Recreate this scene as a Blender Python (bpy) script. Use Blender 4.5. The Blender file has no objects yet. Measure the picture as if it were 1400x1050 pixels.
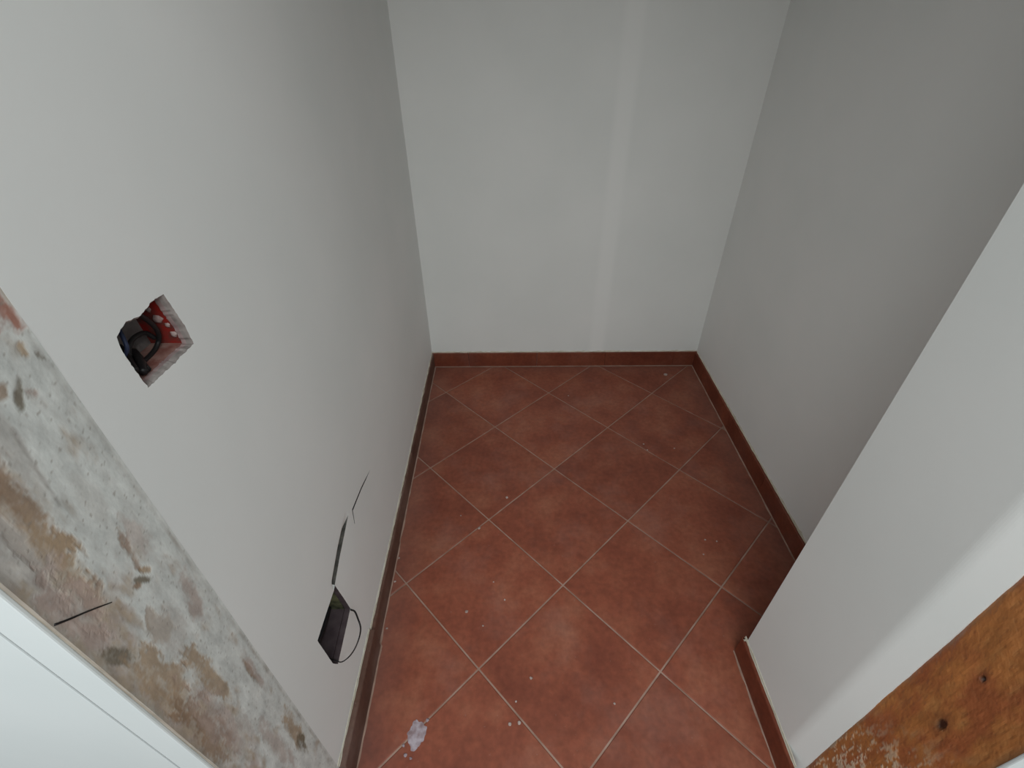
import bpy, bmesh, math, random
from mathutils import Vector, Matrix, noise
from mathutils.geometry import delaunay_2d_cdt

random.seed(7)
S = bpy.context.scene
C = S.collection

# ------------------------------------------------------------------ camera, world, lights, exposure
cam_data = bpy.data.cameras.new('camera')
cam_data.sensor_width = 36.0
cam_data.lens = 649.015 / 1400 * 36.0
cam_data.clip_start = 0.02
cam = bpy.data.objects.new('camera', cam_data)
cam.matrix_world = Matrix(((0.999975, 0.005570, 0.004274, 0.309532),
                           (0.000102, 0.597226, -0.802073, -1.713763),
                           (-0.007020, 0.802054, 0.597210, 1.319949),
                           (0, 0, 0, 1)))
C.objects.link(cam)
S.camera = cam

world = bpy.data.worlds.new('world')
S.world = world
world.use_nodes = True
wb = world.node_tree.nodes['Background']
wb.inputs['Color'].default_value = (0.76, 0.95, 1.0, 1)      # overcast daylight reaching the hall
wb.inputs['Strength'].default_value = 0.55

hall_area = bpy.data.lights.new('hall_area_light', 'AREA')         # broad unseen light added high in the hall, behind the camera
hall_area.shape = 'RECTANGLE'
hall_area.size, hall_area.size_y = 2.6, 1.6
hall_area.energy = 60
hall_area.color = (0.97, 1.0, 0.985)
wo = bpy.data.objects.new('hall_area_light', hall_area)
wo.location = (0.50, -2.85, 2.50)
wo.rotation_euler = (Vector((0.40, -0.6, 0.0)) - wo.location).to_track_quat('-Z', 'Y').to_euler()
C.objects.link(wo)

S.view_settings.view_transform = 'Standard'
S.view_settings.look = 'None'
S.view_settings.exposure = 0.0
S.view_settings.gamma = 1.0
S.view_settings.use_curve_mapping = False

# ------------------------------------------------------------------ helpers
def obj(name, me, mat=None, parent=None, label=None, cat=None, kind=None, group=None):
    o = bpy.data.objects.new(name, me)
    C.objects.link(o)
    if me is not None and mat is not None:
        for m in (mat if isinstance(mat, (list, tuple)) else [mat]):
            me.materials.append(m)
    if parent is not None:
        o.parent = parent
    if label: o['label'] = label
    if cat: o['category'] = cat
    if kind: o['kind'] = kind
    if group: o['group'] = group
    return o

def mesh_from(name, verts, faces, mats=None, smooth=False):
    me = bpy.data.meshes.new(name)
    me.from_pydata([tuple(v) for v in verts], [], faces)
    if mats:
        for p, m in zip(me.polygons, mats):
            p.material_index = m
    if smooth:
        me.polygons.foreach_set('use_smooth', [True] * len(me.polygons))
    me.validate()
    me.update()
    return me

def fix_normals(me):
    bm = bmesh.new(); bm.from_mesh(me)
    bmesh.ops.recalc_face_normals(bm, faces=bm.faces)
    bm.to_mesh(me); bm.free()
    return me

def box_mesh(name, x0, x1, y0, y1, z0, z1, bevel=0.0):
    bm = bmesh.new()
    vs = [bm.verts.new((x, y, z)) for x in (x0, x1) for y in (y0, y1) for z in (z0, z1)]
    for f in ((0, 1, 3, 2), (4, 6, 7, 5), (0, 4, 5, 1), (2, 3, 7, 6), (0, 2, 6, 4), (1, 5, 7, 3)):
        bm.faces.new([vs[i] for i in f])
    if bevel:
        bmesh.ops.bevel(bm, geom=list(bm.edges), offset=bevel, segments=2, affect='EDGES', profile=0.5)
    bmesh.ops.recalc_face_normals(bm, faces=bm.faces)
    me = bpy.data.meshes.new(name); bm.to_mesh(me); bm.free()
    return me

def prism(name, poly, z0, z1):
    n = len(poly)
    v = [(p[0], p[1], z0) for p in poly] + [(p[0], p[1], z1) for p in poly]
    f = [list(range(n))[::-1], list(range(n, 2 * n))]
    f += [[i, (i + 1) % n, n + (i + 1) % n, n + i] for i in range(n)]
    return fix_normals(mesh_from(name, v, f))

def catmull(pts, sub=8, closed=False):
    pts = [Vector(p) for p in pts]
    n = len(pts); out = []
    for i in range(n if closed else n - 1):
        if closed:
            p0, p1, p2, p3 = pts[i - 1], pts[i], pts[(i + 1) % n], pts[(i + 2) % n]
        else:
            p0, p1, p2, p3 = pts[max(i - 1, 0)], pts[i], pts[i + 1], pts[min(i + 2, n - 1)]
        for k in range(sub):
            t = k / sub
            out.append(0.5 * ((2 * p1) + (p2 - p0) * t + (2 * p0 - 5 * p1 + 4 * p2 - p3) * t * t
                              + (3 * p1 - p0 - 3 * p2 + p3) * t ** 3))
    if not closed: out.append(pts[-1])
    return out

def tube_mesh(name, pts, r, sides=8, sub=8, taper=None):
    P = catmull(pts, sub)
    V, F = [], []
    prev = None
    for i, p in enumerate(P):
        t = (P[min(i + 1, len(P) - 1)] - P[max(i - 1, 0)]).normalized()
        if prev is None:
            a = t.orthogonal().normalized()
        else:
            a = (prev - t * prev.dot(t)).normalized()
        prev = a
        b = t.cross(a)
        rr = r if taper is None else r * (taper[0] + (taper[1] - taper[0]) * i / (len(P) - 1))
        for k in range(sides):
            an = 2 * math.pi * k / sides
            V.append(p + (a * math.cos(an) + b * math.sin(an)) * rr)
    for i in range(len(P) - 1):
        for k in range(sides):
            k2 = (k + 1) % sides
            F.append((i * sides + k, i * sides + k2, (i + 1) * sides + k2, (i + 1) * sides + k))
    F.append(list(range(sides))[::-1])
    F.append([(len(P) - 1) * sides + k for k in range(sides)])
    return fix_normals(mesh_from(name, V, F, smooth=True))

def fbm(x, y, z=0.0, oct=4):
    return noise.fractal(Vector((x, y, z)), 0.9, 2.1, oct)

# ------------------------------------------------------------------ materials
def new_mat(name):
    m = bpy.data.materials.new(name)
    m.use_nodes = True
    return m, m.node_tree.nodes, m.node_tree.links, m.node_tree.nodes['Principled BSDF']

def node(ns, t, **kw):
    n = ns.new(t)
    for k, v in kw.items():
        setattr(n, k, v)
    return n

def ramp(ns, stops):
    r = ns.new('ShaderNodeValToRGB')
    e = r.color_ramp.elements
    while len(e) < len(stops): e.new(0.5)
    for el, (p, c) in zip(e, stops):
        el.position = p; el.color = (*c, 1)
    return r

def noisy(name, c0, c1, scale=8, rough=0.8, bump=0.1, bump_scale=60, dist=0.002, spec=0.3, detail=5, lo=0.35, hi=0.65):
    m, ns, ln, b = new_mat(name)
    geo = node(ns, 'ShaderNodeNewGeometry')
    n1 = node(ns, 'ShaderNodeTexNoise'); n1.inputs['Scale'].default_value = scale; n1.inputs['Detail'].default_value = detail
    ln.new(geo.outputs['Position'], n1.inputs['Vector'])
    r = ramp(ns, [(lo, c0), (hi, c1)])
    ln.new(n1.outputs['Fac'], r.inputs['Fac'])
    ln.new(r.outputs['Color'], b.inputs['Base Color'])
    b.inputs['Roughness'].default_value = rough
    b.inputs['Specular IOR Level'].default_value = spec
    if bump:
        n2 = node(ns, 'ShaderNodeTexNoise'); n2.inputs['Scale'].default_value = bump_scale; n2.inputs['Detail'].default_value = 4
        ln.new(geo.outputs['Position'], n2.inputs['Vector'])
        bp = node(ns, 'ShaderNodeBump'); bp.inputs['Strength'].default_value = bump; bp.inputs['Distance'].default_value = dist
        ln.new(n2.outputs['Fac'], bp.inputs['Height'])
        ln.new(bp.outputs['Normal'], b.inputs['Normal'])
    return m

M_plaster = noisy('white_plaster', (0.765, 0.78, 0.765), (0.805, 0.81, 0.795), 3.0, 0.75, 0.12, 90, 0.001)
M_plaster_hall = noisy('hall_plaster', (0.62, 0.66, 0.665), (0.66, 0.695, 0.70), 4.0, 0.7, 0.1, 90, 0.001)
def joint_band(m, x0, half, col):
    '''filler of a taped joint: a soft upright band of slightly whiter compound'''
    ns, ln = m.node_tree.nodes, m.node_tree.links
    b = ns['Principled BSDF']; src = b.inputs['Base Color'].links[0].from_socket
    geo = ns.new('ShaderNodeNewGeometry'); sp_ = ns.new('ShaderNodeSeparateXYZ'); ln.new(geo.outputs['Position'], sp_.inputs[0])
    a = node(ns, 'ShaderNodeMath', operation='SUBTRACT'); a.inputs[1].default_value = x0; ln.new(sp_.outputs['X'], a.inputs[0])
    c = node(ns, 'ShaderNodeMath', operation='ABSOLUTE'); ln.new(a.outputs[0], c.inputs[0])
    r = node(ns, 'ShaderNodeMapRange', interpolation_type='SMOOTHSTEP'); r.inputs['From Min'].default_value = half * 1.35; r.inputs['From Max'].default_value = half * 0.45
    ln.new(c.outputs[0], r.inputs['Value'])
    mx = node(ns, 'ShaderNodeMix', data_type='RGBA'); mx.inputs['B'].default_value = (*col, 1)
    ln.new(r.outputs['Result'], mx.inputs['Factor']); ln.new(src, mx.inputs['A']); ln.new(mx.outputs['Result'], b.inputs['Base Color'])
    return m
M_plaster_back = joint_band(noisy('white_plaster_jointed', (0.755, 0.765, 0.745), (0.795, 0.80, 0.78), 3.0, 0.75, 0.12, 90, 0.001), 0.705, 0.036, (0.822, 0.825, 0.805))
M_broken = noisy('broken_plaster', (0.17, 0.145, 0.135), (0.30, 0.265, 0.25), 70, 0.95, 0.2, 200, 0.001)
M_gap = noisy('shaded_gap', (0.05, 0.047, 0.042), (0.12, 0.112, 0.10), 60, 0.95, 0.2, 150, 0.001)  # dark tone stands in for the shade inside the gap
M_core = noisy('dusty_plaster_core', (0.22, 0.15, 0.15), (0.34, 0.25, 0.24), 45, 0.95, 0.4, 150, 0.002)
M_grout = noisy('grout', (0.27, 0.165, 0.125), (0.38, 0.25, 0.20), 20, 0.95, 0.3, 180, 0.001)
M_caulk = noisy('cream_filler', (0.52, 0.47, 0.38), (0.66, 0.62, 0.53), 25, 0.9, 0.4, 150, 0.002)
M_dust = noisy('dry_plaster_splash', (0.30, 0.21, 0.18), (0.46, 0.37, 0.34), 120, 0.95, 0.4, 200, 0.001)
M_redbox = noisy('red_plastic', (0.12, 0.035, 0.028), (0.30, 0.014, 0.010), 75, 0.55, 0.2, 120, 0.001)
M_smeared = noisy('plaster_smeared_plastic', (0.20, 0.075, 0.06), (0.33, 0.21, 0.18), 55, 0.9, 0.4, 140, 0.002)
M_greyback = noisy('dirty_grey_cement', (0.10, 0.085, 0.08), (0.24, 0.21, 0.20), 40, 0.95, 0.4, 140, 0.002)
M_black = noisy('black_cable_sheath', (0.010, 0.009, 0.010), (0.018, 0.016, 0.016), 40, 0.45, 0.0)
M_blue = noisy('blue_cable_sheath', (0.016, 0.022, 0.05), (0.03, 0.04, 0.085), 40, 0.5, 0.0)
M_white_wire = noisy('white_cable_sheath', (0.5, 0.5, 0.5), (0.6, 0.6, 0.6), 40, 0.5, 0.0)
M_darkbox = noisy('dark_plastic_and_crack_shade', (0.004, 0.004, 0.005), (0.012, 0.011, 0.013), 40, 0.6, 0.2, 100, 0.001)
M_purple = noisy('dusty_purple_grey', (0.050, 0.034, 0.038), (0.085, 0.062, 0.066), 40, 0.95, 0.3, 120, 0.001)
M_olive = noisy('olive_insulation', (0.012, 0.012, 0.008), (0.15, 0.15, 0.075), 38, 0.95, 0.4, 120, 0.002)

def tile_material(name, dark, mid, light, dust_amt, use_walls=True):
    m, ns, ln, b = new_mat(name)
    geo = node(ns, 'ShaderNodeNewGeometry')
    info = node(ns, 'ShaderNodeObjectInfo')
    # shift the pattern from tile to tile
    off = node(ns, 'ShaderNodeVectorMath', operation='SCALE'); off.inputs['Scale'].default_value = 13.0
    comb = node(ns, 'ShaderNodeCombineXYZ')
    ln.new(info.outputs['Random'], comb.inputs['X']); ln.new(info.outputs['Random'], comb.inputs['Z'])
    ln.new(comb.outputs['Vector'], off.inputs[0])
    add = node(ns, 'ShaderNodeVectorMath', operation='ADD')
    ln.new(geo.outputs['Position'], add.inputs[0]); ln.new(off.outputs['Vector'], add.inputs[1])
    n1 = node(ns, 'ShaderNodeTexNoise'); n1.inputs['Scale'].default_value = 7; n1.inputs['Detail'].default_value = 6; n1.inputs['Roughness'].default_value = 0.6
    ln.new(add.outputs['Vector'], n1.inputs['Vector'])
    r1 = ramp(ns, [(0.30, dark), (0.5, mid), (0.72, light)])
    ln.new(n1.outputs['Fac'], r1.inputs['Fac'])
    # fine mottling
    n2 = node(ns, 'ShaderNodeTexNoise'); n2.inputs['Scale'].default_value = 70; n2.inputs['Detail'].default_value = 5
    ln.new(add.outputs['Vector'], n2.inputs['Vector'])
    hsv = node(ns, 'ShaderNodeHueSaturation')
    mr = node(ns, 'ShaderNodeMapRange'); mr.inputs['From Min'].default_value = 0.3; mr.inputs['From Max'].default_value = 0.7
    mr.inputs['To Min'].default_value = 0.86; mr.inputs['To Max'].default_value = 1.14
    ln.new(n2.outputs['Fac'], mr.inputs['Value']); ln.new(mr.outputs['Result'], hsv.inputs['Value'])
    ln.new(r1.outputs['Color'], hsv.inputs['Color'])
    # per tile tone
    mr2 = node(ns, 'ShaderNodeMapRange'); mr2.inputs['To Min'].default_value = 0.92; mr2.inputs['To Max'].default_value = 1.08
    ln.new(info.outputs['Random'], mr2.inputs['Value'])
    hs2 = node(ns, 'ShaderNodeHueSaturation'); ln.new(mr2.outputs['Result'], hs2.inputs['Value'])
    ln.new(hsv.outputs['Color'], hs2.inputs['Color'])
    # builders' dust: smudges, and a film that gathers along the walls
    n3 = node(ns, 'ShaderNodeTexNoise'); n3.inputs['Scale'].default_value = 5.0; n3.inputs['Detail'].default_value = 7; n3.inputs['Roughness'].default_value = 0.65
    ln.new(geo.outputs['Position'], n3.inputs['Vector'])
    r3 = ramp(ns, [(0.50, (0, 0, 0)), (0.80, (0.45, 0.45, 0.45))])
    ln.new(n3.outputs['Fac'], r3.inputs['Fac'])
    n4 = node(ns, 'ShaderNodeTexNoise'); n4.inputs['Scale'].default_value = 130; n4.inputs['Detail'].default_value = 2
    ln.new(geo.outputs['Position'], n4.inputs['Vector'])
    r4 = ramp(ns, [(0.70, (0, 0, 0)), (0.78, (0.6, 0.6, 0.6))])
    ln.new(n4.outputs['Fac'], r4.inputs['Fac'])
    mx = node(ns, 'ShaderNodeMath', operation='MAXIMUM')
    ln.new(r3.outputs['Color'], mx.inputs[0]); ln.new(r4.outputs['Color'], mx.inputs[1])
    last = mx
    if use_walls:
        sep = node(ns, 'ShaderNodeSeparateXYZ'); ln.new(geo.outputs['Position'], sep.inputs[0])
        for ax, c0, c1 in (('X', 0.045, -0.07), ('X', 1.07, 1.18), ('Y', 0.10, 0.21)):
            w = node(ns, 'ShaderNodeMapRange'); w.inputs['From Min'].default_value = c0; w.inputs['From Max'].default_value = c1
            w.inputs['To Max'].default_value = 0.75
            ln.new(sep.outputs[ax], w.inputs['Value'])
            k = node(ns, 'ShaderNodeMath', operation='MULTIPLY'); ln.new(w.outputs['Result'], k.inputs[0]); ln.new(n3.outputs['Fac'], k.inputs[1])
            a = node(ns, 'ShaderNodeMath', operation='MAXIMUM'); ln.new(last.outputs[0], a.inputs[0]); ln.new(k.outputs[0], a.inputs[1])
            last = a
    sc = node(ns, 'ShaderNodeMath', operation='MULTIPLY'); sc.inputs[1].default_value = dust_amt
    ln.new(last.outputs[0], sc.inputs[0])
    mix = node(ns, 'ShaderNodeMix', data_type='RGBA'); mix.inputs['B'].default_value = (0.30, 0.22, 0.20, 1)
    ln.new(sc.outputs[0], mix.inputs['Factor']); ln.new(hs2.outputs['Color'], mix.inputs['A'])
    ln.new(mix.outputs['Result'], b.inputs['Base Color'])
    rr = node(ns, 'ShaderNodeMapRange'); rr.inputs['To Min'].default_value = 0.42; rr.inputs['To Max'].default_value = 0.7
    ln.new(n3.outputs['Fac'], rr.inputs['Value']); ln.new(rr.outputs['Result'], b.inputs['Roughness'])
    b.inputs['Specular IOR Level'].default_value = 0.35
    bp = node(ns, 'ShaderNodeBump'); bp.inputs['Strength'].default_value = 0.15; bp.inputs['Distance'].default_value = 0.001
    ln.new(n2.outputs['Fac'], bp.inputs['Height']); ln.new(bp.outputs['Normal'], b.inputs['Normal'])
    return m

M_tile = tile_material('terracotta_tile', (0.172, 0.044, 0.025), (0.232, 0.064, 0.035), (0.290, 0.100, 0.057), 0.45)
M_skirt_dusty = tile_material('dusty_skirting', (0.085, 0.040, 0.028), (0.115, 0.058, 0.042), (0.16, 0.095, 0.072), 0.9, False)
M_skirt = tile_material('terracotta_skirting', (0.130, 0.030, 0.016), (0.165, 0.040, 0.020), (0.20, 0.055, 0.028), 0.35, False)

def painted_mat(name, rough, spec, bump, scale, stretch):
    """colour comes from the grid's own colour layer (bare wood / plaster residue), grain from noise"""
    m, ns, ln, b = new_mat(name)
    at = node(ns, 'ShaderNodeAttribute'); at.attribute_name = 'Col'
    geo = node(ns, 'ShaderNodeNewGeometry')
    mp = node(ns, 'ShaderNodeMapping'); mp.inputs['Scale'].default_value = stretch
    ln.new(geo.outputs['Position'], mp.inputs['Vector'])
    n1 = node(ns, 'ShaderNodeTexNoise'); n1.inputs['Scale'].default_value = scale; n1.inputs['Detail'].default_value = 6; n1.inputs['Roughness'].default_value = 0.65
    ln.new(mp.outputs['Vector'], n1.inputs['Vector'])
    mr = node(ns, 'ShaderNodeMapRange'); mr.inputs['From Min'].default_value = 0.3; mr.inputs['From Max'].default_value = 0.7
    mr.inputs['To Min'].default_value = 0.78; mr.inputs['To Max'].default_value = 1.2
    ln.new(n1.outputs['Fac'], mr.inputs['Value'])
    hs = node(ns, 'ShaderNodeHueSaturation')
    ln.new(mr.outputs['Result'], hs.inputs['Value']); ln.new(at.outputs['Color'], hs.inputs['Color'])
    ln.new(hs.outputs['Color'], b.inputs['Base Color'])
    b.inputs['Roughness'].default_value = rough
    b.inputs['Specular IOR Level'].default_value = spec
    bp = node(ns, 'ShaderNodeBump'); bp.inputs['Strength'].default_value = bump; bp.inputs['Distance'].default_value = 0.002
    ln.new(n1.outputs['Fac'], bp.inputs['Height']); ln.new(bp.outputs['Normal'], b.inputs['Normal'])
    return m

M_jamb_left = painted_mat('scraped_jamb', 0.85, 0.25, 0.12, 60, (1, 1, 0.5))
M_jamb_right = painted_mat('varnished_rough_timber', 0.38, 0.6, 0.6, 55, (1, 1, 0.45))

# ------------------------------------------------------------------ plan of the room (metres)
TOP = 2.60
YB = 0.213                       # back wall
YJ = -1.396                      # where the plaster stops and the jambs start
YH = -1.526                      # hall face of the front wall
def xl(y):                       # left wall surface
    return -0.085 + (0.213 - y) / 1.633 * 0.023
def xr(y):                       # right wall surface
    return 1.190 + (0.213 - y) / 1.34 * (-0.006)
XS = 0.897                       # side face of the front wall's short return
YS = -1.138                      # its back face

# ------------------------------------------------------------------ floor: grout bed and tiles
floor = obj('floor', box_mesh('floor', -2.6, 3.6, -6.0, 0.30, -0.10, -0.0022), M_grout, None,
            'terracotta tiled floor laid diagonally with pale grout joints', 'floor', 'structure')
T = 0.33; DELTA = -0.01636
cd, sd = math.cos(DELTA), math.sin(DELTA)
def lat(i, j):
    x = (i - j) * T / math.sqrt(2); y = -(i + j) * T / math.sqrt(2)
    return Vector((cd * x - sd * y, sd * x + cd * y))
def clip(poly, a, b, c):         # keep a*x + b*y <= c
    out = []
    for k in range(len(poly)):
        p, q = poly[k], poly[(k + 1) % len(poly)]
        dp, dq = a * p.x + b * p.y - c, a * q.x + b * q.y - c
        if dp <= 0: out.append(p)
        if (dp < 0) != (dq < 0) and abs(dp - dq) > 1e-9:
            out.append(p + (q - p) * (dp / (dp - dq)))
    return out
def area(p):
    return 0.5 * sum(p[k].x * p[(k + 1) % len(p)].y - p[(k + 1) % len(p)].x * p[k].y for k in range(len(p)))
def inset(poly, d):
    n = len(poly); out = []
    for k in range(n):
        a, b, c = poly[k - 1], poly[k], poly[(k + 1) % n]
        e1 = (b - a).normalized(); e2 = (c - b).normalized()
        n1 = Vector((-e1.y, e1.x)); n2 = Vector((-e2.y, e2.x))
        den = 1 + n1.dot(n2)
        out.append(b + (n1 + n2) * (d / max(den, 0.3)))
    return out
def add_tile(poly):
    cl = []
    for p in poly:
        if not cl or (p - cl[-1]).length > 0.004: cl.append(p)
    if len(cl) > 2 and (cl[0] - cl[-1]).length <= 0.004: cl.pop()
    if len(cl) < 3: return
    if area(cl) < 0: cl.reverse()
    if area(cl) < 0.0006: return
    rim = inset(cl, 0.0022)
    top = inset(rim, 0.0016)
    n = len(rim)
    dz = random.uniform(-0.0003, 0.0003)
    v = [(p.x, p.y, -0.006) for p in rim] + [(p.x, p.y, dz - 0.0011) for p in rim] + [(p.x, p.y, dz) for p in top]
    f = [list(range(2 * n, 3 * n))]
    for r in (0, 1):
        f += [[r * n + k, r * n + (k + 1) % n, (r + 1) * n + (k + 1) % n, (r + 1) * n + k] for k in range(n)]
    obj('tile', fix_normals(mesh_from('tile', v, f)), M_tile, floor)
for i in range(-3, 13):
    for j in range(-8, 10):
        q = [lat(i, j), lat(i + 1, j), lat(i + 1, j + 1), lat(i, j + 1)]
        inner = clip(clip(clip(clip(q, 0, 1, YB - 0.012), 0, -1, 1.141), 1, 0, 1.180), -1, 0, 0.074)     # the closet
        door = clip(clip(clip(clip(q, 0, 1, -1.141), 0, -1, 1.53), 1, 0, XS), -1, 0, 0.062)              # the doorway
        hall = clip(clip(clip(clip(q, 0, 1, -1.53), 0, -1, 2.5), 1, 0, 2.2), -1, 0, 1.25)                 # the hall
        # closet and doorway are one continuous surface: keep a tile whole where it crosses
        if inner and door and len(inner) > 2 and len(door) > 2:
            whole = clip(clip(clip(clip(q, 0, 1, YB - 0.012), 0, -1, 1.53), 1, 0, 1.180), -1, 0, 0.066)
            right_of = clip(whole, -1, 0, -(XS - 0.004))
            cut = clip(clip(q, 1, 0, XS - 0.004), 0, -1, 1.53)
            cut = clip(cut, -1, 0, 0.066)
            if not (right_of and len(right_of) > 2):
                add_tile(whole); 
            else:
                # notch round the return: an L-shaped remainder, built as one outline
                far = clip(right_of, 0, -1, 1.141)
                X = XS - 0.004
                if far and len(far) > 2 and len(cut) > 2:
                    if area(cut) < 0: cut.reverse()
                    if area(far) < 0: far.reverse()
                    kc = [k for k, p in enumerate(cut) if abs(p.x - X) < 1e-6]
                    lo_c = min(kc, key=lambda k: cut[k].y); hi_c = max(kc, key=lambda k: cut[k].y)
                    kf = [k for k, p in enumerate(far) if abs(p.x - X) < 1e-6]
                    lo_f = min(kf, key=lambda k: far[k].y)
                    ring_f = [far[(lo_f + k) % len(far)] for k in range(len(far))]
                    out = [cut[(hi_c + k) % len(cut)] for k in range(len(cut))]      # ends with the lower point
                    add_tile(out[1:] + ring_f)
                else:
                    add_tile(cut)
        else:
            if inner and len(inner) > 2: add_tile(inner)
            elif door and len(door) > 2 and not (hall and len(hall) > 2): add_tile(door)
            elif door and len(door) > 2:
                w = clip(clip(clip(q, 0, 1, -1.141), 1, 0, XS), -1, 0, 0.062); add_tile(clip(w, 0, -1, 2.5))
                for side in (clip(hall, 1, 0, -0.064), clip(hall, -1, 0, -(XS + 0.002))):
                    if len(side) > 2: add_tile(side)
                continue
        if hall and len(hall) > 2 and not (door and len(door) > 2):
            add_tile(hall)

# ------------------------------------------------------------------ left wall with its two holes, the crack and the pushed-in cut
hole1 = [(-1.2502, 1.097), (-1.2459, 1.0792), (-1.2417, 1.0539), (-1.2405, 1.0285), (-1.279, 1.029), (-1.3278, 1.0306),
         (-1.3318, 1.0604), (-1.333, 1.0774), (-1.3303, 1.092), (-1.3119, 1.0978), (-1.2944, 1.0939), (-1.2732, 1.0976)]
hole2 = [(-1.169, 0.3926), (-1.1610, 0.332), (-1.1525, 0.2676), (-1.209, 0.260), (-1.2648, 0.2536), (-1.2767, 0.2851), (-1.281, 0.345), (-1.2849, 0.3995),
         (-1.227, 0.397)]
slit = [(-0.8480, 0.3962), (-0.890, 0.4090), (-0.9279, 0.4190), (-1.0035, 0.4312), (-1.0060, 0.4285), (-1.0142, 0.3905),
        (-1.0120, 0.3905), (-1.0026, 0.4248), (-0.9279, 0.4138), (-0.890, 0.4045)]
crease = [(-1.169, 0.3926), (-1.1136, 0.4131), (-1.0675, 0.4264), (-1.0301, 0.442)]
slot_rise = [0.0062, 0.0068, 0.0052, 0.0008]
slot = crease + [(y, z + r) for (y, z), r in zip(reversed(crease), reversed(slot_rise))]
slot[-1] = (-1.1695, 0.3990)
def roughen(poly, step, amp, seed):
    out = []
    for k in range(len(poly)):
        a, b = Vector(poly[k]), Vector(poly[(k + 1) % len(poly)])
        m = max(1, int((b - a).length / step))
        for t in range(m):
            p = a.lerp(b, t / m)
            out.append((p.x + amp * fbm(p.x * 160, p.y * 160, seed), p.y + amp * fbm(p.x * 160, p.y * 160, seed + 5)))
    return out
hole1 = roughen(hole1, 0.003, 0.0014, 1.0)
hole2 = roughen(hole2, 0.006, 0.0006, 2.0)
def crease_depth(y, z):
    if not -1.24 < y < -0.98: return 0.0
    if y < -1.169: zc, rise, k = 0.3926, 0.0062, max(0.0, 1 - (-1.169 - y) / 0.012)
    else:
        zc, rise = crease[-1][1], slot_rise[-1]
        for i in range(3):
            (y0, z0), (y1, z1) = crease[i], crease[i + 1]
            if y0 <= y <= y1:
                t = (y - y0) / (y1 - y0)
                zc = z0 + (z1 - z0) * t; rise = slot_rise[i] + (slot_rise[i + 1] - slot_rise[i]) * t
                break
        k = min(1.0, max(0.0, (-1.029 - y) / 0.045))
    s = z - zc
    if s >= 0.0007:
        return 0.0125 * k * min(1.0, max(0.0, 1 - (s - rise) / 0.026)) ** 1.5
    return 0.0020 * k * max(0.0, 1 + s / 0.10) ** 1.2
def LW(y, z, depth=0.0):
    return (xl(y) - depth, y, z)
def inside(pt, poly):
    x, y = pt; c = False
    for k in range(len(poly)):
        x0, y0 = poly[k]; x1, y1 = poly[k - 1]
        if (y0 > y) != (y1 > y) and x < (x1 - x0) * (y - y0) / (y1 - y0) + x0: c = not c
    return c
pts, eds = [], []
def loop(poly, closed=True):
    s = len(pts)
    pts.extend(Vector(p) for p in poly)
    n = len(poly)
    eds.extend((s + k, s + (k + 1) % n) for k in range(n if closed else n - 1))
    return list(range(s, s + n))
loop([(YJ, -0.02), (YB + 0.02, -0.02), (YB + 0.02, TOP), (YJ, TOP)])
i1 = loop(hole1); i2 = loop(hole2); i3 = loop(slit); i4 = loop(slot)
yy = -1.235
while yy < -0.985:
    zz = 0.27
    while zz < 0.475:
        if not any(inside((yy, zz), h) for h in (hole2, slot)):
            pts.append(Vector((yy + random.uniform(-.0006, .0006), zz + random.uniform(-.0006, .0006))))
        zz += 0.004
    yy += 0.005
cv, ce, cf, ov, oe, of = delaunay_2d_cdt(pts, eds, [], 0, 1e-5)
orig = {}
for k, lst in enumerate(ov):
    for o_ in lst: orig[o_] = k
V = [LW(p.x, p.y, crease_depth(p.x, p.y)) for p in cv]
F, MI = [], []
for f in cf:
    c = sum((cv[k] for k in f), Vector((0, 0))) / len(f)
    if any(inside((c.x, c.y), h) for h in (hole1, hole2, slit, slot)): continue
    if crease_depth(c.x, c.y) == 0 and not (YJ <= c.x <= YB + 0.02): continue
    a, b, d = cv[f[0]], cv[f[1]], cv[f[2]]
    F.append(tuple(f)); MI.append(0)
def sink(idx, poly, steps, mats, back_mat):
    cy = sum(p[0] for p in poly) / len(poly); cz = sum(p[1] for p in poly) / len(poly)
    ring = [orig[k] for k in idx]
    for (ins, dep), mt in zip(steps, mats):
        new = []
        for k, (y, z) in enumerate(poly):
            r = math.hypot(y - cy, z - cz)
            t = 1 - ins * (1 + 0.25 * fbm(y * 140, z * 140, 9)) / r
            yy_, zz_ = cy + (y - cy) * t, cz + (z - cz) * t
            V.append(LW(yy_, zz_, dep + crease_depth(y, z) * 0.9)); new.append(len(V) - 1)
        n = len(ring)
        for k in range(n):
            F.append((ring[k], ring[(k + 1) % n], new[(k + 1) % n], new[k])); MI.append(mt)
        ring = new
    if back_mat is not None:
        F.append(tuple(ring)); MI.append(back_mat)
sink(i1, hole1, [(0.0022, 0.0022), (0.0034, 0.006), (0.0036, 0.0115)], [1, 1, 2], None)
sink(i2, hole2, [(0.0003, 0.010), (0.0003, 0.0125)], [4, 4], None)
sink(i3, slit, [(0.0, 0.012)], [3], 3)  # near-black lining stands in for shade deep in the crack
sink(i4, slot, [(0.0, 0.012)], [5], 5)
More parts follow.
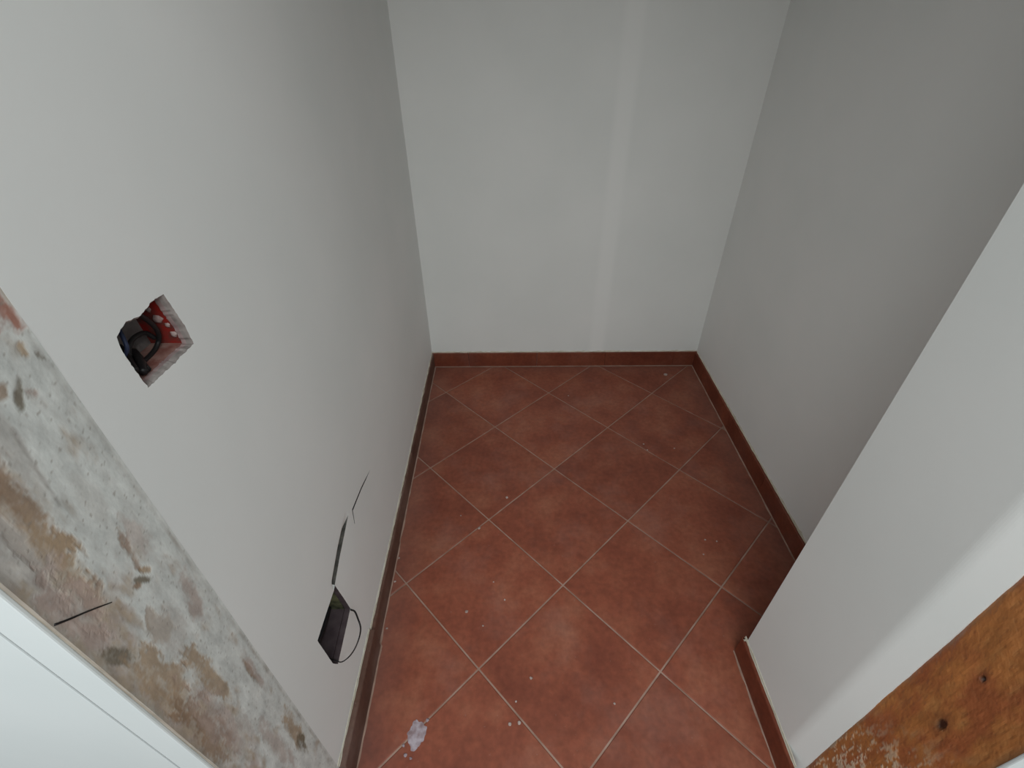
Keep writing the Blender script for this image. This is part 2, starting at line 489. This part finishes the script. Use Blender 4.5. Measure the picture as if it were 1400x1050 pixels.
# the body of the wall behind its face
n0 = len(V)
for y, z in ((YJ, -0.02), (YB + 0.02, -0.02), (YB + 0.02, TOP), (YJ, TOP)):
    V.append((xl(y), y, z)); V.append((xl(y) - 0.16, y, z))
for k in range(4):
    a, b = n0 + 2 * k, n0 + 2 * ((k + 1) % 4)
    F.append((a, b, b + 1, a + 1)); MI.append(0)
F.append((n0 + 1, n0 + 3, n0 + 5, n0 + 7)); MI.append(0)
me = mesh_from('wall_left', V, F, MI, smooth=True)
bm = bmesh.new(); bm.from_mesh(me)
bmesh.ops.remove_doubles(bm, verts=bm.verts, dist=1e-6)
bmesh.ops.recalc_face_normals(bm, faces=bm.faces)
bm.to_mesh(me); bm.free()
me.set_sharp_from_angle(angle=math.radians(18))
wall_left = obj('wall_left', me, [M_plaster, M_broken, M_core, M_darkbox, M_purple, M_gap], None,
                'white plastered left wall with two square holes and a crack', 'wall', 'structure')

# ------------------------------------------------------------------ back wall (with its faint taped joint), right wall, ceiling
V, F = [], []
xs = [-0.14] + [0.60 + 0.01 * k for k in range(22)] + [1.35]
for z in (-0.02, TOP):
    for x in xs:
        t = (x - 0.705) / 0.034
        V.append((x, YB - 0.0016 * math.exp(-t * t) + 0.0012 * math.exp(-((x - 0.79) / 0.03) ** 2) * 0, z))
n = len(xs)
F = [(k, k + 1, n + k + 1, n + k) for k in range(n - 1)]
m0 = len(V)
V += [(-0.14, YB + 0.12, -0.02), (1.35, YB + 0.12, -0.02), (1.35, YB + 0.12, TOP), (-0.14, YB + 0.12, TOP)]
F += [(m0 + 1, m0, m0 + 3, m0 + 2), (m0, 0, n, m0 + 3), (n - 1, m0 + 1, m0 + 2, 2 * n - 1),
      [m0, m0 + 1] + list(range(n - 1, -1, -1)), [m0 + 3] + list(range(n, 2 * n)) + [m0 + 2]]
obj('wall_back', fix_normals(mesh_from('wall_back', V, F, smooth=False)), M_plaster_back, None,
    'white plastered back wall with a faint upright joint', 'wall', 'structure')
obj('wall_right', prism('wall_right', [(xr(YB), YB), (xr(-1.13), -1.13), (1.33, -1.13), (1.33, YB)], -0.02, TOP), M_plaster, None,
    'plain white right wall of the closet in shade', 'wall', 'structure')
obj('ceiling', box_mesh('ceiling', -0.24, 1.35, -1.52, 0.33, TOP, TOP + 0.1), M_plaster, None,
    'white ceiling over the closet', 'ceiling', 'structure')

# ------------------------------------------------------------------ front wall: right return with its slanted plaster edge, hall faces, lintel
plan = [(XS, YS), (XS, -1.346)]
for k in range(1, 17):           # plaster turns away towards the jamb
    t = k / 16
    r_ = t * t / 0.8 if t < 0.4 else t - 0.2
    plan.append((XS + 0.017 * r_ / 0.8, -1.346 - (-1.346 - YJ) * t))
plan += [(1.33, YJ), (1.33, YS)]
me = prism('wall_front', plan, -0.02, TOP)
obj('wall_front', me, M_plaster, None, 'short white return wall beside the doorway with a bright slanted edge', 'wall', 'structure')
hall = obj('wall_hall', box_mesh('wall_hall', 0.955, 2.3, YH, YJ, -0.02, TOP), M_plaster_hall, None,
           'bright white hall face of the front wall', 'wall', 'structure')
obj('panel', box_mesh('panel', -1.3, -0.1105, YH, YJ + 0.02, -0.02, TOP, 0.0012), M_plaster_hall, hall)
obj('edge_strip', box_mesh('edge_strip', -0.1060, -0.0700, YH - 0.001, YH + 0.004, -0.02, 1.98, 0.0016), M_plaster_hall, hall)
obj('edge_strip', box_mesh('edge_strip', 0.915, 0.953, YH - 0.001, YH + 0.004, -0.02, 1.98, 0.0016), M_plaster_hall, hall)
obj('lintel', box_mesh('lintel', -0.1055, 0.953, YH, YS, 1.98, TOP), M_plaster_hall, hall)

# ------------------------------------------------------------------ jambs: dense relief grids
def jamb(name, x_face, x_back, z0, z1, fn, mat, label, step=0.003, relief=1.0, tilt=0.0):
    """x_back on the far side from the opening; fn(y, z) -> (colour, depth into the timber)"""
    ny = int(round((YJ - (YH + 0.003)) / step)); nz = int((z1 - z0) / step)
    sgn = 1 if x_back > x_face else -1
    V, cols, F = [], [], []
    for a in range(nz + 1):
        z = z0 + (z1 - z0) * a / nz
        for b in range(ny + 1):
            y = YH + 0.003 + (YJ - YH - 0.003) * b / ny
            c, d = fn(y, z)
            V.append((x_face + tilt * (YJ - y) + sgn * d * relief, y, z)); cols.append(c)
    w = ny + 1
    for a in range(nz):
        for b in range(ny):
            F.append((a * w + b, a * w + b + 1, (a + 1) * w + b + 1, (a + 1) * w + b))
    m = len(V)
    rim = [(0, 0), (0, ny), (nz, ny), (nz, 0)]
    for a, b in rim:
        p = V[a * w + b]
        V.append((x_back, p[1], p[2])); cols.append(cols[a * w + b])
    F += [(m, m + 1, m + 2, m + 3)]
    F += [list(range(ny + 1)) + [m + 1, m], [nz * w + b for b in range(ny + 1)] + [m + 2, m + 3],
          [a * w for a in range(nz + 1)] + [m + 3, m], [a * w + ny for a in range(nz + 1)] + [m + 2, m + 1]]
    me = fix_normals(mesh_from(name, V, F))
    at = me.color_attributes.new('Col', 'FLOAT_COLOR', 'POINT')
    at.data.foreach_set('color', [v for c in cols for v in (c[0], c[1], c[2], 1.0)])
    return obj(name, me, mat, None, label, 'door jamb', 'structure')

def mixc(a, b, t):
    return tuple(a[k] + (b[k] - a[k]) * t for k in range(3))
def sstep(a, b, x):
    t = min(1.0, max(0.0, (x - a) / (b - a))); return t * t * (3 - 2 * t)
WHITE = (0.62, 0.635, 0.61); TAN = (0.37, 0.27, 0.18); BROWN = (0.28, 0.185, 0.12); PINK = (0.40, 0.31, 0.27)
DARK = (0.16, 0.13, 0.09); GREYP = (0.45, 0.42, 0.39); RUST = (0.30, 0.10, 0.06)
# bare patches measured on the jamb: (y, z, half width y, half height z, lean dy/dz, colour, strength)
patches = [
    (-1.485, 1.035, 0.016, 0.130, 0.06, BROWN, 1.15), (-1.492, 0.955, 0.016, 0.075, 0.05, TAN, 1.1), (-1.507, 1.02, 0.016, 0.10, 0.0, GREYP, 1.0),
    (-1.505, 0.925, 0.022, 0.055, 0.0, PINK, 1.0), (-1.440, 0.925, 0.0060, 0.030, 0.10, BROWN, 1.3), (-1.432, 0.92, 0.016, 0.028, 0.0, PINK, 0.62),
    (-1.450, 0.882, 0.0040, 0.012, -0.55, DARK, 1.3), (-1.441, 0.886, 0.0035, 0.007, -0.45, TAN, 1.2), (-1.458, 0.884, 0.0035, 0.006, -0.5, BROWN, 1.1),
    (-1.421, 0.800, 0.011, 0.045, 0.15, PINK, 0.85), (-1.466, 0.822, 0.013, 0.024, 0.0, TAN, 0.95), (-1.462, 0.80, 0.020, 0.040, 0.0, GREYP, 0.8),
    (-1.508, 0.850, 0.009, 0.024, -0.35, DARK, 1.0), (-1.500, 0.760, 0.020, 0.075, 0.0, TAN, 1.1), (-1.502, 0.650, 0.020, 0.090, 0.0, BROWN, 1.0),
    (-1.463, 0.690, 0.012, 0.075, 0.02, TAN, 1.15), (-1.470, 0.56, 0.010, 0.06, 0.02, GREYP, 0.9), (-1.486, 0.62, 0.018, 0.10, 0.0, PINK, 0.75),
    (-1.420, 0.600, 0.0045, 0.040, 0.03, BROWN, 1.25), (-1.416, 0.585, 0.006, 0.05, 0.03, PINK, 0.8), (-1.421, 0.375, 0.012, 0.075, 0.02, TAN, 1.15),
    (-1.423, 0.330, 0.009, 0.032, 0.02, DARK, 1.0), (-1.455, 0.43, 0.012, 0.08, 0.0, PINK, 0.7),
    (-1.431, 1.103, 0.005, 0.010, 0.5, DARK, 1.25), (-1.440, 1.112, 0.005, 0.006, 0.4, BROWN, 0.9), (-1.424, 1.098, 0.004, 0.006, -0.4, PINK, 1.0),
    (-1.411, 1.130, 0.0065, 0.008, 0.0, TAN, 1.2), (-1.404, 1.165, 0.010, 0.024, 0.0, RUST, 1.2), (-1.415, 1.20, 0.015, 0.03, 0.0, PINK, 1.1),
    (-1.418, 1.150, 0.006, 0.007, 0.0, RUST, 1.0), (-1.402, 1.118, 0.0022, 0.006, -0.3, DARK, 0.8), (-1.47, 1.26, 0.03, 0.07, 0.0, TAN, 0.9),
    (-1.46, 1.075, 0.010, 0.05, 0.08, GREYP, 0.7), (-1.44, 0.99, 0.009, 0.03, 0.0, GREYP, 0.4)]
def scraped(y, z):
    wob = fbm(y * 30, z * 14, 3, 4)
    gr = fbm(y * 95, z * 30, 11, 5)
    speck = fbm(y * 260, z * 200, 21, 3)
    c = mixc(WHITE, GREYP, min(1, max(0, 0.20 * wob + 0.22 * gr + 0.06)))
    d = 0.0006 * (gr + wob) + 0.0003 * speck
    near = sstep(-1.44, -1.51, y)                       # more timber shows towards the hall edge
    t = sstep(0.15, 0.75, near * 0.55 + 0.55 * wob + 0.28 * gr)
    c = mixc(c, mixc(PINK, TAN, sstep(-0.3, 0.4, gr)), t * 0.8); d += 0.0010 * t
    for (py, pz, hy, hz, lean, col, s) in patches:
        dz = z - pz
        if abs(dz) > hz * 1.6: continue
        dy = y - py - lean * dz
        if abs(dy) > hy * 2: continue
        r = math.sqrt((dy / hy) ** 2 + (dz / hz) ** 2)
        e = sstep(1.22, 0.58, r + 0.55 * gr + 0.38 * wob + 0.22 * speck) * min(1.0, s)
        if e > 0:
            c = mixc(c, mixc(col, WHITE, min(0.8, max(0, 0.55 * gr + 0.3 * speck))), e * 0.88); d += 0.0016 * e * s
    # dark speckles and the thin cuts
    if speck > 0.52: c = mixc(c, (0.24, 0.20, 0.17), min(1, (speck - 0.52) * 5) * 0.6)
    def cut(y0, z0, y1, z1, w):
        vy, vz = y1 - y0, z1 - z0; L = vy * vy + vz * vz
        s = min(1, max(0, ((y - y0) * vy + (z - z0) * vz) / L))
        return max(0.0, 1 - math.hypot(y - y0 - s * vy, z - z0 - s * vz) / w)
    k = cut(-1.461, 1.01, -1.452, 1.085, 0.002) * 0.5
    c = mixc(c, (0.2, 0.17, 0.15), k)
    # hairline and nicks where the plaster meets the jamb
    seam = sstep(0.004, 0.0, abs(y - (YJ - 0.004))) * (0.15 + 0.6 * max(0, fbm(1.3, z * 22, 4, 3)))
    c = mixc(c, (0.25, 0.20, 0.16), min(1, seam)); d += 0.0010 * seam
    edge = sstep(YH + 0.012, YH + 0.003, y)
    c = mixc(c, (0.22, 0.19, 0.15), 0.5 * edge)
    return c, d
jamb_left = jamb('trim_1', -0.0622, -0.1045, 0.0, 1.979, scraped, M_jamb_left,
     'scraped timber door jamb streaked with plaster, on the left of the doorway', 0.0018, 0.22, -0.02)

sc_ = [(-0.0622 - 0.02 * (YJ - y) - 0.0002, y, z) for y, z in ((-1.5215, 0.9355), (-1.5120, 0.9262), (-1.4990, 0.9145), (-1.4820, 0.8980))]
obj('scratch', tube_mesh('scratch', sc_, 0.0009, 6, 4, (1.2, 0.6)), M_black, jamb_left)

OCHRE = (0.42, 0.160, 0.047); REDB = (0.34, 0.105, 0.037); DKB = (0.11, 0.040, 0.018); YEL = (0.43, 0.195, 0.065); RES = (0.62, 0.53, 0.40)
def timber(y, z):
    wob = fbm(y * 22, z * 9, 31, 4)
    gr = fbm(y * 90, z * 20, 41, 4)
    sp = fbm(y * 240, z * 120, 51, 3)
    c = mixc(OCHRE, REDB, sstep(-0.25, 0.45, wob)); c = mixc(c, YEL, 0.6 * sstep(0.05, 0.7, gr - 0.3 * wob))
    c = mixc(c, DKB, 0.35 * sstep(0.25, 0.8, sp))
    d = 0.0016 * wob + 0.0008 * gr + 0.0004 * sp
    for py, pz, hy, hz in ((-1.4600, 0.521, 0.0058, 0.014), (-1.4475, 0.640, 0.0030, 0.006),
                           (-1.47, 1.02, 0.005, 0.01), (-1.44, 1.35, 0.004, 0.009)):
        r = math.hypot((y - py) / hy, (z - pz) / hz) + 0.25 * sp
        e = sstep(1.2, 0.5, r); halo = sstep(2.8, 1.0, r) * 0.45
        c = mixc(c, DKB, halo); c = mixc(c, (0.035, 0.012, 0.006), e); d += 0.004 * e
    # splashes of pale residue near the foot
    low = sstep(0.46, 0.28, z + 1.3 * (y + 1.43)) if y > -1.52 else 0
    e = low * sstep(0.05, 0.42, gr + 0.6 * sp + 0.2 * wob)
    c = mixc(c, RES, 0.75 * e); d -= 0.0016 * e
    lip = sstep(YJ - 0.008, YJ - 0.001, y) * (0.5 + 0.5 * gr)
    c = mixc(c, (0.16, 0.10, 0.06), min(1, max(0, 0.8 * lip)))
    lip2 = sstep(YH + 0.014, YH + 0.003, y)
    c = mixc(c, (0.14, 0.09, 0.05), 0.6 * lip2)
    return c, d
jamb('trim_2', 0.9165, 0.9500, 0.0, 1.979, timber, M_jamb_right,
     'rough orange-brown timber door jamb with knots, on the right of the doorway', 0.0025)

# ------------------------------------------------------------------ skirtings: one thing per wall, tile by tile, with a ragged bead of filler on top
def skirting(name, label, p0, p1, inward, height, thick, joints, tops=None, thicks=None, seed=0, bead=(0.004, 0.005), mat=None, bead_w=0.0055):
    """runs from p0 to p1 along a wall; inward = unit vector from the wall into the room; joints = distances"""
    root = obj(name, None, None, None, label, 'skirting', 'structure')
    d = Vector(p1) - Vector(p0); L = d.length; d.normalize(); nrm = Vector(inward)
    cuts = [0.0] + joints + [L]
    for k in range(len(cuts) - 1):
        a, b = cuts[k] + 0.0006, cuts[k + 1] - 0.0006
        h = height if tops is None else tops[k]
        th = thick if thicks is None else thicks[k]
        bev = 0.0015
        prof = [(0, 0.0005), (th, 0.0005), (th, h - bev * 1.5), (th - bev, h), (0, h)]
        V, F = [], []
        for s in (a, b):
            for o_, z in prof:
                q = Vector(p0) + d * s + nrm * (o_ - 0.0005)
                V.append((q.x, q.y, z))
        F = [(i, (i + 1) % 5, 5 + (i + 1) % 5, 5 + i) for i in range(5)] + [(4, 3, 2, 1, 0), (5, 6, 7, 8, 9)]
        obj('tile', fix_normals(mesh_from('tile', V, F)), mat or M_skirt, root)
    # grout in the joints
    # filler bead
    n = max(8, int(L / 0.006)); V, F = [], []
    for k in range(n + 1):
        s = L * k / n
        ki = max(i for i in range(len(cuts) - 1) if cuts[i] <= s + 1e-6)
        h = height if tops is None else tops[ki]
        th = thick if thicks is None else thicks[ki]
        w1 = fbm(s * 28, seed, 2.2, 4); w2 = fbm(s * 60, seed, 7.7, 4)
        up = h + bead[1] + 0.0035 * w1 + 0.002 * w2
        lo = h - bead[0] + 0.005 * w2 + 0.003 * w1
        lo = min(lo, h - 0.0008)
        bw_ = min(th + 0.0006, bead_w * (1 + 0.45 * w1))
        for o_, z in ((0.0, up), (0.0016, up - 0.001), (bw_ * 0.75, h + 0.0012), (bw_, h + 0.0006), (bw_ + 0.0002, h - 0.0004), (0.0, lo)):
            q = Vector(p0) + d * s + nrm * o_
            V.append((q.x, q.y, z))
    for k in range(n):
        for i in range(6):
            F.append((k * 6 + i, k * 6 + (i + 1) % 6, (k + 1) * 6 + (i + 1) % 6, (k + 1) * 6 + i))
    F += [(0, 1, 2, 3, 4, 5), tuple(n * 6 + i for i in range(6))]
    obj('filler_bead', fix_normals(mesh_from('filler_bead', V, F)), M_caulk, root)
    # narrow grout line at the foot
    V, F = [], []
    for k in range(n + 1):
        s = L * k / n
        ki = max(i for i in range(len(cuts) - 1) if cuts[i] <= s + 1e-6)
        th = thick if thicks is None else thicks[ki]
        w = 0.0035 + 0.002 * fbm(s * 25, seed, 4.4, 3)
        for o_, z in ((th - 0.001, 0.0022), (th + w, 0.0008), (th - 0.001, -0.004)):
            q = Vector(p0) + d * s + nrm * o_
            V.append((q.x, q.y, z))
    for k in range(n):
        for i in range(3):
            F.append((k * 3 + i, k * 3 + (i + 1) % 3, (k + 1) * 3 + (i + 1) % 3, (k + 1) * 3 + i))
    obj('foot_joint', fix_normals(mesh_from('foot_joint', V, F)), M_grout, root)
    return root

skirting('baseboard_back', 'dark red tile skirting along the back wall', (xl(YB) + 0.001, YB), (xr(YB) - 0.001, YB), (0, -1), 0.077, 0.010,
         [0.175, 0.505, 0.835, 1.165], seed=1.0, bead=(0.003, 0.005), bead_w=0.003)
skirting('baseboard_left', 'dusty brown tile skirting along the left wall', (xl(YB - 0.011), YB - 0.011), (xl(YJ), YJ), (1, 0), 0.078, 0.009,
         [0.335, 0.665, 0.995, 1.315], tops=[0.078, 0.079, 0.078, 0.079, 0.090], thicks=[0.009, 0.009, 0.009, 0.011, 0.016], seed=5.0, bead=(0.0012, 0.006), mat=M_skirt_dusty, bead_w=0.0028)
skirting('baseboard_right', 'dark red tile skirting along the right wall', (xr(YB - 0.011), YB - 0.011), (xr(-1.127), -1.127), (-1, 0), 0.076, 0.010,
         [0.13, 0.46, 0.79, 1.12], seed=9.0, bead=(0.002, 0.006), bead_w=0.003)
skirting('baseboard_return', 'short brick-red tile skirting on the return wall beside the doorway', (XS, YS + 0.010), (XS, -1.394), (-1, 0), 0.074, 0.010,
         [], seed=13.0, bead=(0.001, 0.007), bead_w=0.003)
skirting('baseboard_front', 'dark red tile skirting on the closet side of the return wall', (XS - 0.008, YS), (1.178, YS), (0, 1), 0.074, 0.010,
         [0.20], seed=17.0, bead=(0.001, 0.004))

# ------------------------------------------------------------------ square hole: red wall box, cable loop, blue and white wires
def open_box(name, outline, d0, d1, mats_by_side, parent_args, thick=0.002):
    """five-sided box let into the left wall; outline in (y, z) runs far-top, far-bottom, near-bottom, near-top"""
    root = obj(name, None, None, None, *parent_args)
    names = ('side_panel', 'bottom_panel', 'side_panel', 'top_panel')
    cy = sum(p[0] for p in outline) / 4; cz = sum(p[1] for p in outline) / 4
    def pt(p, dep, grow):
        y = p[0] + (grow if p[0] > cy else -grow); z = p[1] + (grow if p[1] > cz else -grow)
        return LW(y, z, dep)
    for k in range(4):
        a, b = outline[k], outline[(k + 1) % 4]
        V = [pt(a, d0, 0), pt(b, d0, 0), pt(b, d1, 0), pt(a, d1, 0), pt(a, d0, thick), pt(b, d0, thick), pt(b, d1, thick), pt(a, d1, thick)]
        F = [(0, 1, 2, 3), (4, 7, 6, 5), (0, 4, 5, 1), (1, 5, 6, 2), (2, 6, 7, 3), (3, 7, 4, 0)]
        obj(names[k], fix_normals(mesh_from(names[k], V, F)), mats_by_side[k], root)
    V = [pt(p, d1, thick) for p in outline] + [pt(p, d1 + thick, thick) for p in outline]
    F = [(0, 1, 2, 3), (7, 6, 5, 4)] + [(k, (k + 1) % 4, 4 + (k + 1) % 4, 4 + k) for k in range(4)]
    obj('back_panel', fix_normals(mesh_from('back_panel', V, F)), mats_by_side[4], root)
    return root

o1 = [(-1.2500, 1.0925), (-1.2445, 1.0325), (-1.3255, 1.0335), (-1.3270, 1.0905)]
rb = open_box('wall_box', o1, 0.011, 0.046, [M_redbox, M_smeared, M_smeared, M_smeared, M_greyback],
              ('red plastic wall box smeared with plaster inside the upper square hole', 'wall box'))
def blob(name, c, r, axis_flat, parent, mat, seg=8, squash=0.4):
    bm = bmesh.new()
    bmesh.ops.create_icosphere(bm, subdivisions=2, radius=r)
    for v in bm.verts:
        k = 1 + 0.5 * fbm(v.co.x / r * 1.3 + c[0] * 90, v.co.y / r * 1.3 + c[1] * 70, v.co.z / r * 1.3)
        v.co *= k
        v.co[axis_flat] *= squash
        v.co += Vector(c)
    for f in bm.faces: f.smooth = True
    me = bpy.data.meshes.new(name); bm.to_mesh(me); bm.free()
    return obj(name, me, mat, parent)
M_lump = noisy('pinkish_plaster_lump', (0.26, 0.16, 0.15), (0.46, 0.36, 0.34), 110, 0.95, 0.4, 200, 0.001)
for y, z, dep, r in ((-1.2480, 1.0660, 0.021, 0.0050), (-1.2470, 1.0575, 0.0145, 0.0028), (-1.2460, 1.0450, 0.0135, 0.0038),
                     (-1.2485, 1.0780, 0.0255, 0.0032)):
    blob('plaster_lump', LW(y, z, dep), r, 1, rb, M_lump)

ring = [(-0.0759, -1.2820, 1.0905), (-0.0801, -1.2697, 1.0781), (-0.0843, -1.2588, 1.0620), (-0.0894, -1.2530, 1.0479), (-0.0935, -1.2545, 1.0390),
        (-0.0940, -1.2653, 1.0345), (-0.0925, -1.2809, 1.0345), (-0.0920, -1.2932, 1.0365), (-0.0937, -1.2976, 1.0430), (-0.0950, -1.2935, 1.0525),
        (-0.0960, -1.2840, 1.0585), (-0.0965, -1.2719, 1.0590), (-0.0965, -1.2600, 1.0550), (-0.0950, -1.2540, 1.0450)]
cab = obj('cable', tube_mesh('cable', ring, 0.0026, 10, 8), M_black, None,
          'black cable coiled in a ring inside the upper square hole', 'cable')
bund = obj('cable_bundle', None, None, None, 'dark clump of cable ends in the lower corner of the upper square hole', 'cable')
for q in ([(-0.101, -1.282, 1.045), (-0.0900, -1.2920, 1.0445), (-0.0800, -1.3035, 1.0420), (-0.0725, -1.3140, 1.0400)],
          [(-0.104, -1.278, 1.041), (-0.0930, -1.2880, 1.0395), (-0.0840, -1.2980, 1.0385), (-0.0750, -1.3060, 1.0380)],
          [(-0.104, -1.292, 1.057), (-0.0937, -1.3010, 1.0530), (-0.0836, -1.3110, 1.0490), (-0.0750, -1.3195, 1.0455)]):
    obj('cable_end', tube_mesh('cable_end', q, 0.0040, 8, 5), M_black, bund)
bw = obj('wire', tube_mesh('wire', [(-0.098, -1.285, 1.080), (-0.0867, -1.2990, 1.0835), (-0.0806, -1.3058, 1.0763), (-0.0785, -1.3110, 1.0664), (-0.0865, -1.3127, 1.0564), (-0.100, -1.306, 1.050)], 0.0021, 8, 6),
         M_blue, None, 'blue wire bent in the left corner of the upper square hole', 'wire')
ww = obj('wire', tube_mesh('wire', [(-0.102, -1.300, 1.070), (-0.0870, -1.3130, 1.0660), (-0.0780, -1.3195, 1.0600), (-0.0775, -1.3205, 1.0530), (-0.0840, -1.3195, 1.0470)], 0.0020, 8, 6),
         M_white_wire, None, 'short white wire beside the blue wire in the upper square hole', 'wire')

# ------------------------------------------------------------------ lower hole: dark wall box and the loose wire loop
o2 = [(-1.1700, 0.3900), (-1.1550, 0.2700), (-1.2630, 0.2560), (-1.2820, 0.3960)]
lb = open_box('wall_box', o2, 0.013, 0.055, [M_olive, M_purple, M_darkbox, M_darkbox, M_darkbox],
              ('dark wall box recessed in the lower square hole near the floor', 'wall box'))
for z, dep in ((0.345, 0.046), (0.305, 0.040)):
    obj('conduit', tube_mesh('conduit', [LW(-1.168, z - 0.006, dep), LW(-1.22, z, dep - 0.004), LW(-1.270, z + 0.004, dep)], 0.0085, 10, 4), M_darkbox, lb)
loopw = [(-0.0990, -1.1500, 0.2850), (-0.0800, -1.1500, 0.2740), (-0.0660, -1.1530, 0.2640), (-0.0506, -1.1645, 0.2773), (-0.0373, -1.1837, 0.2856), (-0.0271, -1.2021, 0.2809), (-0.0227, -1.2267, 0.2869),
         (-0.0285, -1.2457, 0.2797), (-0.0423, -1.2539, 0.2618), (-0.0562, -1.2624, 0.2579), (-0.0700, -1.2600, 0.2600), (-0.086, -1.2560, 0.2640)]
obj('wire', tube_mesh('wire', loopw, 0.0017, 8, 8, (1.35, 0.55)), M_black, None,
    'thin dark wire looping out of the lower square hole near the floor', 'wire')

# ------------------------------------------------------------------ plaster splashes stuck to the floor
specks = [((0.1716, -1.0195), .0045), ((0.3485, -1.1925), .0045), ((1.0321, 0.128), .011), ((0.2821, -0.6101), .005), ((0.1912, -0.7385), .0055),
          ((0.9375, -0.37), .004), ((0.8227, -0.3445), .004), ((0.9221, -0.787), .0035), ((-0.0533, -0.8487), .004),
          ((-0.0504, -0.9273), .0045), ((-0.060, -0.9082), .0035), ((0.3176, -1.2894), .005), ((-0.0449, -1.066), .003), ((0.8297, -0.3774), .003),
          ((0.1263, -0.6879), .003), ((0.5536, -0.0316), .003), ((0.295, -1.2923), .004), ((0.5503, -1.2502), .003),
          ((0.9578, -0.7927), .003), ((0.279, -0.9855), .003), ((0.22, -1.06), .0025), ((0.245, -0.93), .0022), ((0.9, -0.84), .003), ((0.31, -1.245), .003)]
for (x, y), r in specks:
    blob('plaster_speck', (x, y, 0.0003), r * random.uniform(0.8, 1.05), 2, floor, M_dust, squash=0.18)
def splash(c, r, squash):
    N = 64
    bm = bmesh.new()
    cv_ = bm.verts.new((c[0], c[1], 0.0011)); rim = []
    for k in range(N):
        an = 2 * math.pi * k / N
        rr = r * (0.9 + 0.30 * fbm(math.cos(an) * 1.3 + c[0] * 9, math.sin(an) * 1.3, 3.0, 5))
        rim.append(bm.verts.new((c[0] + rr * math.cos(an), c[1] + rr * math.sin(an) * squash, 0.0004)))
    for k in range(N): bm.faces.new((cv_, rim[k], rim[(k + 1) % N]))
    low = [bm.verts.new((v.co.x, v.co.y, -0.0005)) for v in rim]
    for k in range(N): bm.faces.new((rim[k], low[k], low[(k + 1) % N], rim[(k + 1) % N]))
    me = bpy.data.meshes.new('plaster_splash'); bm.to_mesh(me); bm.free()
    return fix_normals(me)
M_splash = noisy('bluish_plaster_splash', (0.24, 0.17, 0.18), (0.42, 0.36, 0.40), 60, 0.95, 0.5, 160, 0.002)
sp = obj('plaster_splash', splash((0.076, -1.312), 0.024, 1.25), M_splash, floor)
sp['label'] = 'pale bluish dried plaster splash'
for dx, dy, r in ((-0.018, -0.040, .004), (-0.005, -0.046, .003), (0.022, 0.028, .004), (-0.026, -0.022, .003)):
    blob('plaster_speck', (0.076 + dx, -1.312 + dy, 0.0003), r, 2, floor, M_splash, squash=0.18)
